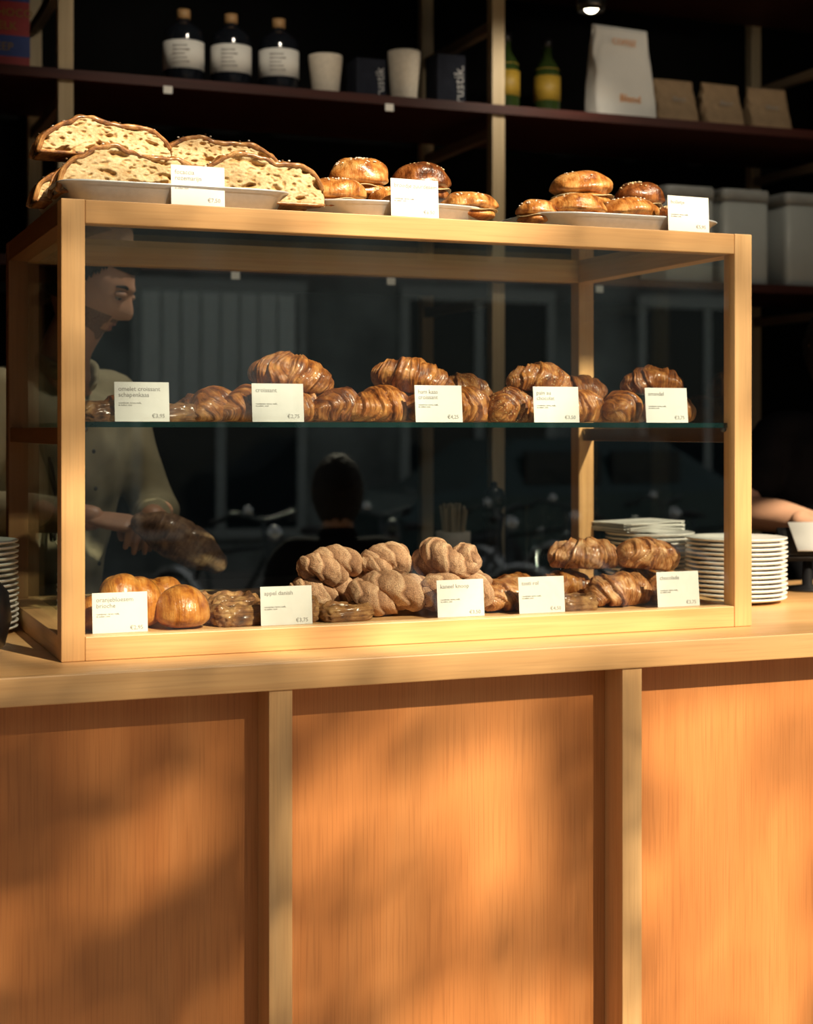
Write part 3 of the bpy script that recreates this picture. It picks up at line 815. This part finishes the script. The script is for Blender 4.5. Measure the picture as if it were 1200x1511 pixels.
# ------------------------------------------------------------------ people
def head(Mh, hair=True, beard=True, parent=None, longhair=False):
    NU, NV = 96, 76; mb = MB()
    def shape(x, y, z):
        px, py, pz = .074*x, .095*y, .120*z
        if z < 0:
            k = -z; px *= 1-.28*k**1.8
            if y > 0: py *= 1-.45*k
        def g(cx, cz, sx, sz): return exp(-((x-cx)/sx)**2-((z-cz)/sz)**2) if y < 0 else 0
        def ss(a, b_, t): t = max(0, min(1, (t-a)/(b_-a))); return t*t*(3-2*t)
        if y < 0:
            nz = ss(.22, -.22, z)*ss(-.38, -.27, z)
            py -= .024*nz*exp(-(x/(.15+.09*ss(.05, -.25, z)))**2)
            py += .010*(g(.38, .07, .17, .11)+g(-.38, .07, .17, .11))
            py -= .006*g(0, .24, .5, .08)
            py -= .006*g(0, -.47, .2, .045)+.008*g(0, -.58, .17, .05)
            py += .005*g(0, -.52, .22, .022)
            py += .004*g(0, -.69, .2, .05)
            py -= .012*g(0, -.86, .28, .13)
        return Vector((px, py, pz))
    vs = [shape(0, 0, 1)]; dirs = [(0, 0, 1)]
    for j in range(1, NV):
        v = pi*j/NV
        for i in range(NU):
            u = 2*pi*i/NU; d = (sin(v)*sin(u), -sin(v)*cos(u), cos(v)); dirs.append(d); vs.append(shape(*d))
    vs.append(shape(0, 0, -1)); dirs.append((0, 0, -1))
    fs = [(0, 1+i, 1+(i+1) % NU) for i in range(NU)]
    for j in range(NV-2):
        for i in range(NU):
            a = 1+j*NU+i; b_ = 1+j*NU+(i+1) % NU; fs.append((a, a+NU, b_+NU, b_))
    o = 1+(NV-2)*NU
    fs += [(o+i, len(vs)-1, o+(i+1) % NU) for i in range(NU)]
    mb.add(vs, fs, skinm, True)
    kb, kl = mb.m(stub), mb.m(lipm)
    for n_, f in enumerate(fs):
        x, y, z = [sum(dirs[i][c] for i in f)/len(f) for c in range(3)]
        if abs(x) < .16 and -.61 < z < -.45 and y < 0: mb.mi[n_] = kl
        elif beard and y < .15 and (z < -.60 or (z < -.33 and abs(x) > .36) or (-.45 < z < -.36 and abs(x) < .3 and y < 0)): mb.mi[n_] = kb
    for sx in (-1, 1):
        mb.ball((.0285*sx, -.0745, .008), .0125, eyew, U=16, V=12)
        mb.ball((.0285*sx, -.0835, .004), .0055, hairm, U=12, V=8)
        mb.tube([(.012*sx, -.088, .024), (.030*sx, -.088, .030), (.048*sx, -.075, .025)], [.0030, .004, .002], hairm, 8, 4)
        mb.tube([(.016*sx, -.083, .011), (.0285*sx, -.0890, .0125), (.042*sx, -.078, .010)], [.005, .0075, .005], skinm, 8, 4)
        mb.tube([(.070*sx, -.002, -.028), (.080*sx, .010, -.015), (.084*sx, .020, .010), (.080*sx, .010, .027), (.072*sx, -.002, .020)], [.005, .005, .005, .005, .004], skinm, 10, 4)
        mb.ball((.074*sx, .006, 0), (.006, .014, .024), skinm, U=12, V=10)
    if hair:
        hv = []; keep = {}
        for i, (p, d) in enumerate(zip(vs, dirs)):
            x, y, z = d
            line = .50 if y < -.5 else (.50-(y+.5)*1.25 if y < .2 else -.38)
            if longhair: line = line if y < -.2 else -.95
            if z > line-.05:
                k = min(1, (z-line+.05)/.15); off = (.016+.006*noise.noise(Vector(d)*9))*k
                keep[i] = len(hv); hv.append(Vector(p)+Vector((d[0], d[1], d[2])).normalized()*off+Vector((0, 0, .004*k)))
        hf = [tuple(keep[i] for i in f) for f in fs if all(i in keep for i in f)]
        mb.add(hv, hf, hairm, True)
    return mb.obj('head', parent=parent) , Mh
def hand(side=1, curl=.5, spread=.0):
    mb = MB()
    mb.tube([(0, -.10, 0), (0, -.05, 0), (0, 0, 0)], [.031, .027, .025], skinm, 16, 4, .78)
    mb.tube([(0, -.01, 0), (0, .03, 0), (0, .075, 0)], [.026, .038, .040], skinm, 16, 4, .36)
    for i, (x, l) in enumerate(((-.030, .072), (-.0105, .082), (.0095, .076), (.0285, .060))):
        x *= side; p = Vector((x, .074, 0)); pts = [p-Vector((0, .02, 0)), p.copy()]; a = curl*.5
        for seg, fr in enumerate((.45, .30, .25)):
            p = p+Vector((x*.12*spread, cos(a)*l*fr, -sin(a)*l*fr)); pts.append(p.copy()); a += curl*(.75+.08*i)
        mb.tube(pts, [.0085, .0092, .0084, .0077, .0064], skinm, 12, 3)
    mb.tube([(-.018*side, .012, -.004), (-.040*side, .035, -.012), (-.052*side, .062, -.024), (-.045*side, .088, -.036)], [.014, .0125, .0100, .0082], skinm, 12, 3)
    return fuse(mb, .0032, 3)
def person(name, loc, a, shirt, arms, headpos, headrot, beard=True, longhair=False, sleeve=1.0, curl=.7, lean=.0, sh_z=1.53, leg=.92):
    R = root(name, loc, (0, 0, a))
    mb = MB()
    hp = Vector(headpos)
    nb = Vector((0, -.02+lean*-.5, sh_z+.045))
    mb.tube([(0, .01, leg-.02), (0, .0, leg+.10), (0, -.01+lean*-.15, leg+.25), (0, -.01+lean*-.3, sh_z-.16), (0, .0+lean*-.45, sh_z-.04), (0, lean*-.5, sh_z+.02)], [.165, .155, .160, .190, .175, .07], shirt, 28, 5, .62, (0, 1, 0))
    for sx, (el, wr) in zip((-1, 1), arms):
        sh = Vector((.172*sx, lean*-.45, sh_z-.03)); el = Vector(el); wr = Vector(wr)
        e2 = sh.lerp(el, .55)
        if sleeve >= 1:
            mb.tube([(.09*sx, lean*-.45, sh_z-.01), sh, e2, el, el.lerp(wr, .5), el.lerp(wr, .80)], [.055, .062, .054, .050, .044, .038], shirt, 18, 5)
        else:
            mb.tube([(.09*sx, lean*-.45, sh_z-.01), sh, sh.lerp(el, .7)], [.055, .060, .056], shirt, 18, 5)
    vs, fs = fuse(mb, .011, 5)
    vs = [v+Vector((noise.noise(v*14), noise.noise(v*14+Vector((5, 0, 0))), 0))*.009+Vector((0, noise.noise(Vector((v.x*30, v.y*10, v.z*16))), 0))*.005 for v in vs]
    b2 = MB(); b2.add(vs, fs, shirt, True)
    for sx in (-1, 1):
        b2.tube([(.0, nb.y+.055, sh_z+.060), (.050*sx, nb.y+.025, sh_z+.055), (.055*sx, nb.y-.03, sh_z+.035), (.018*sx, nb.y-.075, sh_z+.0)], [.008, .009, .009, .006], shirt, 10, 5, 2.2, (0, 0, 1))
    for k in range(5): b2.ball((0, nb.y-.092-.006*k, sh_z-.06-.08*k), (.005, .003, .005), strapm, U=8, V=6)
    b2.obj('shirt', parent=R)
    b3 = MB(); b3.tube([nb+Vector((0, 0, -.06)), nb+Vector((0, -.005, .03)), hp+Vector((0, .015, -.06))], [.060, .054, .056], skinm, 20, 5)
    b3.obj('neck', parent=R)
    ho, _ = head(None, beard=beard, parent=R, longhair=longhair)
    ho.location = hp; ho.rotation_euler = headrot
    for nm, sx, (el, wr) in (('right', -1, arms[0]), ('left', 1, arms[1])):
        el = Vector(el); wr = Vector(wr); sh = Vector((.172*sx, lean*-.45, sh_z-.03))
        d = (wr-el).normalized()
        inward = Vector((-sx*.35, -.1, -.15)); yv = (d+inward*.9).normalized()
        zv = Vector((sx*.45, .15, .9)); zv = (zv-yv*zv.dot(yv)).normalized(); xv = yv.cross(zv)
        Mm = Matrix((xv, yv, zv)).transposed().to_4x4(); Mm.translation = wr
        vs, fs = hand(-sx, curl)
        b4 = MB(); b4.add([Mm @ v for v in vs], fs, skinm, True)
        if sleeve < 1:
            b4.tube([sh.lerp(el, .45), el, el.lerp(wr, .4), wr], [.047, .042, .042, .027], skinm, 18, 6)
        else:
            b4.tube([el.lerp(wr, .6), wr], [.034, .026], skinm, 16, 4)
        b4.obj('hand_'+nm, parent=R)
    b5 = MB()
    b5.tube([(0, .01, leg-.06), (0, .01, leg+.03)], [.160, .158], navy, 24, 4, .66, (0, 1, 0))
    for sx in (-1, 1): b5.tube([(.085*sx, .01, leg-.04), (.095*sx, 0, leg*.5), (.10*sx, .02, .10)], [.092, .066, .052], navy, 18, 6)
    vs, fs = fuse(b5, .014, 3); b6 = MB(); b6.add(vs, fs, navy, True); b6.obj('trousers', parent=R)
    b7 = MB()
    for sx in (-1, 1): b7.tube([(.10*sx, .07, .045), (.10*sx, -.03, .045), (.11*sx, -.15, .036)], [.038, .042, .036], blackm, 16, 5)
    b7.obj('shoes', parent=R)
    return R
man = person('barista_man', (.14, 1.17, 0), .52, shirtm,
             (((-.245, -.06, 1.29), (-.10, -.30, 1.270)), ((.225, -.13, 1.27), (.035, -.335, 1.265))),
             (.02, -.15, 1.765), (.42, 0, .52), lean=.14, sh_z=1.545, leg=.98)
b = MB(); b.tube([(-.09, -.02, 1.60), (-.11, -.125, 1.50), (-.085, -.150, 1.36), (-.08, -.15, 1.22)], [.008]*4, strapm, 8, 5); b.obj('apron_strap', parent=man)
person('barista_woman', (2.22, 1.12, 0), -.1, blacks,
       (((-.285, -.06, 1.25), (-.14, -.27, 1.20)), ((.25, -.04, 1.17), (.10, -.27, 1.16))),
       (.0, -.05, 1.66), (.2, 0, .1), beard=False, longhair=True, sleeve=.5, sh_z=1.46, leg=.86)
person('pedestrian', (1.40, -2.75, -.05), .2, blacks,
       (((-.25, .0, .80), (-.20, -.12, .62)), ((.25, .0, .80), (.20, -.12, .62))),
       (.0, -.03, 1.28), (.1, 0, .1), beard=False, longhair=True, sh_z=1.09, leg=.62)
mb = MB()
def lf(t, a): return 1+.06*noise.noise(Vector((t*6, cos(a), sin(a))))-.07*max(0, sin(a))*max(0, sin(t*26))**6
mb.tube([(-.085, 0, 0), (-.05, 0, .004), (0, 0, .006), (.05, 0, .004), (.085, 0, 0)], [.030, .050, .056, .050, .030], loafm, 36, 10, .8, (0, 0, 1), rfn=lf)
mb.obj('bread_loaf', (.365, .775, 1.220), (.1, .50, -.25))

# ------------------------------------------------------------------ street outside
pave = plain('pavement_stone', (.30, .29, .27), .8, sc=3)
facm = plain('plaster_facade', (.23, .26, .25), .85, sc=1.2, var=.6)
trimw = plain('window_trim', (.42, .46, .44), .5)
winm = plain('dark_window_pane', (.02, .03, .035), .08, bmp=0)
awn = plain('awning_cloth', (.80, .86, .82), .8)
carA = plain('car_paint_silver', (.40, .44, .45), .2, .4, bmp=0); carB = plain('car_paint_teal', (.06, .10, .105), .15, .3, bmp=0)
leafm = plain('tree_leaf', (.08, .16, .03), .6); barkm = plain('bark', (.08, .06, .04), .9, bmp=.8)
solid('ground', -14, 20, -16, -1.2, -.25, -.05, mat=pave)
fb = root('street_building')
mb = MB(); mb.box(-10, 18, -14.3, -14, -.05, 7.5, facm); mb.obj('facade', parent=fb)
mb = MB(); mw = MB()
for i in range(9):
    x = -9+3*i
    for z0, z1 in ((.4, 2.9), (4.0, 6.2)):
        mb.box(x, x+1.9, -14.0, -13.93, z0-.1, z0, trimw); mb.box(x, x+1.9, -14.0, -13.93, z1, z1+.15, trimw)
        mb.box(x, x+.1, -14.0, -13.94, z0, z1, trimw); mb.box(x+1.8, x+1.9, -14.0, -13.94, z0, z1, trimw); mb.box(x+.9, x+1.0, -14.0, -13.95, z0, z1, trimw)
        mw.box(x+.1, x+1.8, -14.0, -13.97, z0, z1, winm)
    if i % 3 == 1: 
        for k in range(8): mb.box(x+.1+.21*k, x+.1+.21*k+.19, -13.96, -13.9, 1.6, 2.9, awn)
mb.obj('window_frames', parent=fb); mw.obj('window_panes', parent=fb)
def car(loc, paint, rz=0):
    mb = MB(); prof = [(-2.1, .35), (-2.15, .75), (-1.95, .95), (-1.55, 1.0), (-1.0, 1.42), (.4, 1.45), (1.1, 1.02), (1.9, .90), (2.15, .70), (2.1, .35)]
    ys = [(-.86, .92), (-.80, 1), (.80, 1), (.86, .92)]; vs = []; fs = []; n = len(prof)
    for y, s_ in ys:
        for (x, z) in prof: 
            tuck = .82 if z > 1.2 else 1
            vs.append((x*s_ if z < 1.2 else x, y*tuck, z*s_+.03*(1-s_)))
    for j in range(3):
        for i in range(n-1): fs.append((j*n+i, j*n+i+1, (j+1)*n+i+1, (j+1)*n+i))
        fs.append((j*n+n-1, j*n, (j+1)*n, (j+1)*n+n-1))
    fs.append(tuple(range(n))); fs.append(tuple(reversed([3*n+i for i in range(n)])))
    mb.add(vs, fs, paint, False)
    for sy in (-1, 1):
        mb.box(-1.0, -.25, sy*.80-.03, sy*.80+.03, 1.02, 1.32, winm); mb.box(-.15, .55, sy*.80-.03, sy*.80+.03, 1.02, 1.32, winm)
        for x in (-1.35, 1.3):
            mb.lathe([(.001, -.1), (.2, -.1), (.32, -.08), (.33, 0), (.32, .1), (.2, .11), (.18, .09), (.001, .1)], blackm, 28, T(x, sy*.80, .33) @ RX(pi/2*-sy))
            mb.lathe([(.001, .11), (.19, .112)], alu, 20, T(x, sy*.80, .33) @ RX(pi/2*-sy))
    mb.ball((2.05, -.6, .68), (.1, .18, .09), trimw); mb.ball((2.05, .6, .68), (.1, .18, .09), trimw)
    return mb.obj('parked_car', (loc[0], loc[1], -.05), (0, 0, rz), bevel=.03)
car((6.6, -10.8), carB); car((11.6, -10.8), carA); car((-1.0, -10.8), carB)
# parked bicycles by the kerb (they show as reflections in the glass)
rb = random.Random(3)
def bicycle(x, y, a):
    mb = MB()
    for wx_ in (-.52, .52):
        pts = [(wx_+.33*cos(t), 0, .34+.33*sin(t)) for t in [2*pi*i/20 for i in range(21)]]
        mb.tube(pts, [.014]*21, blackm, 8, 2, cap=False)
        pts = [(wx_+.305*cos(t), 0, .34+.305*sin(t)) for t in [2*pi*i/20 for i in range(21)]]
        mb.tube(pts, [.006]*21, chrome, 6, 2, cap=False)
        pts = [(wx_+.365*cos(t), 0, .34+.365*sin(t)) for t in [.2+2.4*i/10 for i in range(11)]]
        mb.tube(pts, [.022]*11, chrome, 8, 2)
        mb.ball((wx_, 0, .34), (.03, .05, .03), chrome, None, 12, 8)
        for k in range(10):
            t = 2*pi*k/10; mb.tube([(wx_, 0, .34), (wx_+.3*cos(t), 0, .34+.3*sin(t))], [.002, .002], steel, 5, 1)
    for p, q in (((-.52, 0, .34), (-.08, 0, .30)), ((-.52, 0, .34), (-.20, 0, .80)), ((-.08, 0, .30), (-.22, 0, .88)), ((-.08, 0, .30), (.36, 0, .82)), ((-.19, 0, .80), (.36, 0, .88)), ((.52, 0, .34), (.34, 0, 1.0))):
        mb.tube([p, q], [.014, .014], dsteel, 8, 2)
    mb.tube([(.28, -.26, 1.02), (.36, -.20, 1.06), (.36, 0, 1.02), (.36, .20, 1.06), (.28, .26, 1.02)], [.010]*5, dsteel, 10, 5)
    for y_ in (-.24, .24): mb.tube([(.30, y_*.95, 1.03), (.24, y_*1.1, 1.01)], [.016, .016], blackm, 8, 2)
    mb.ball((.44, 0, .95), .045, chrome, None, 16, 10); mb.ball((.34, .10, 1.07), .028, chrome, None, 12, 8)
    for y_ in (-.10, .10): mb.box(-.13, -.03, y_-.03, y_+.03, .20+y_, .225+y_, dsteel)
    mb.tube([(-.34, 0, .90), (-.24, 0, .91), (-.12, 0, .90)], [.055, .05, .02], blackm, 12, 4, .5)
    return mb.obj('bicycle', (x, y, -.05), (0, 0, a))
for k in range(9):
    bicycle(1.9+.75*k, -6.0-.24*k+rb.uniform(-.2, .2), rb.uniform(-.15, .15)+1.2)
for k in range(3):
    x = 2.3+1.5*k+rb.uniform(-.2, .2); y = -4.7+rb.uniform(-.2, .2)
    mb = MB(); h_ = rb.uniform(.9, 1.1)
    mb.lathe([(.001, 0), (.06, 0), (.06, .02), (.030, .03), (.028, h_-.06), (.04, h_-.05), (.04, h_-.03), (.02, h_-.02), (.001, h_-.01)], steel, 20)
    mb.ball((0, 0, h_+.01), .035, dsteel, None, 20, 14)
    mb.obj('steel_bollard', (x, y, -.05))

SUN = Vector((-.36, 1.0, -.80))
def dens(x, z):
    for (cx, cz, rx_, rz_) in ((.72, .80, .15, .12), (.44, .92, .045, .09), (.80, .50, .26, .06), (1.06, .72, .07, .26), (1.24, .62, .10, .24), (1.2, .98, .25, .07), (.8, .99, .3, .03)):
        if ((x-cx)/rx_)**2+((z-cz)/rz_)**2 < 1: return 0
    if z > 1.03:
        if x < .32 and 1.42 < z < 1.80: return .60
        if x < .10: return .40
        if x < .30 and z < 1.14: return .50
        if x > 1.14 and 1.5 < z < 1.86: return .50
        if z > 1.86: return .02
        if z > 1.70: return .22
        if z < 1.22 and x > .5: return 0
        return .10
    if x < .29: return 1.0
    if x < .93: return .52
    return .36
mb = MB(); rnd = random.Random(5)
mb.tube([(-.6, -6.0, .12), (-.55, -6.0, 1.5), (-.3, -5.9, 3.2), (.5, -5.6, 4.4), (1.6, -5.3, 5.0), (3.2, -5.2, 5.2)], [.16, .13, .11, .07, .045, .02], barkm, 14, 5)
for k in range(7):
    mb.tube([(.5+.35*k, -5.6+.08*k, 4.35+.1*k), (.7+.38*k, -5.5+.5*sin(k*2), 4.9+.2*cos(k*3)), (.9+.4*k, -5.3+.8*sin(k*2), 5.5)], [.03, .018, .006], barkm, 8, 4)
for cnt in range(5200):
    x = rnd.uniform(-1.6, 2.6); z = rnd.uniform(.0, 2.0)
    if rnd.random() > dens(x, z)*.8: continue
    t = rnd.uniform(4.4, 5.6)
    c = Vector((x, -.055, z))-SUN*t
    E = Euler((rnd.uniform(-.8, .8)+.6, rnd.uniform(-.8, .8), rnd.uniform(0, 6.28))).to_matrix().to_4x4()
    E.translation = c; s_ = rnd.uniform(.045, .070)
    mb.add([(-s_, 0, 0), (-s_*.3, -s_*.55, .004), (s_*.5, -s_*.45, .006), (s_*1.1, 0, 0), (s_*.5, s_*.45, .006), (-s_*.3, s_*.55, .004)], [(0, 1, 2, 3, 4, 5)], leafm, False, E)
mb.obj('street_tree')

# ------------------------------------------------------------------ daylight
s = light('sun', 'SUN', (3, -6, 6), 10.0, (1, .86, .62), angle=math.radians(1.1))
s.rotation_euler = SUN.to_track_quat('-Z', 'Y').to_euler()
w = bpy.data.worlds.new('sky'); SC.world = w; w.use_nodes = True
nt = w.node_tree; bg = nt.nodes['Background']
sky = nt.nodes.new('ShaderNodeTexSky'); sky.sky_type = 'NISHITA'; sky.sun_disc = False
sky.sun_elevation = math.radians(37); sky.sun_rotation = math.radians(160)
mx = nt.nodes.new('ShaderNodeMix'); mx.data_type = 'RGBA'; mx.inputs[0].default_value = .65
nt.links.new(sky.outputs[0], mx.inputs[6]); mx.inputs[7].default_value = (3.3, 2.8, 2.2, 1)
nt.links.new(mx.outputs[2], bg.inputs['Color']); bg.inputs['Strength'].default_value = .18

SC.view_settings.view_transform = 'Standard'
SC.view_settings.look = 'None'

# ------------------------------------------------------------------ camera
cd = bpy.data.cameras.new('camera'); cam = bpy.data.objects.new('camera', cd); COL.objects.link(cam)
cam.location = (-.393, -2.417, 1.45); cam.rotation_euler = (pi/2, 0, math.radians(-21.5))
cd.sensor_fit = 'VERTICAL'; cd.sensor_height = 36; cd.sensor_width = 36; cd.lens = 2345/1511*36
cd.shift_y = -120.5/1511
cd.dof.use_dof = True; cd.dof.focus_distance = 2.58; cd.dof.aperture_fstop = 4.0
cd.clip_start = .05; cd.clip_end = 100
SC.camera = cam
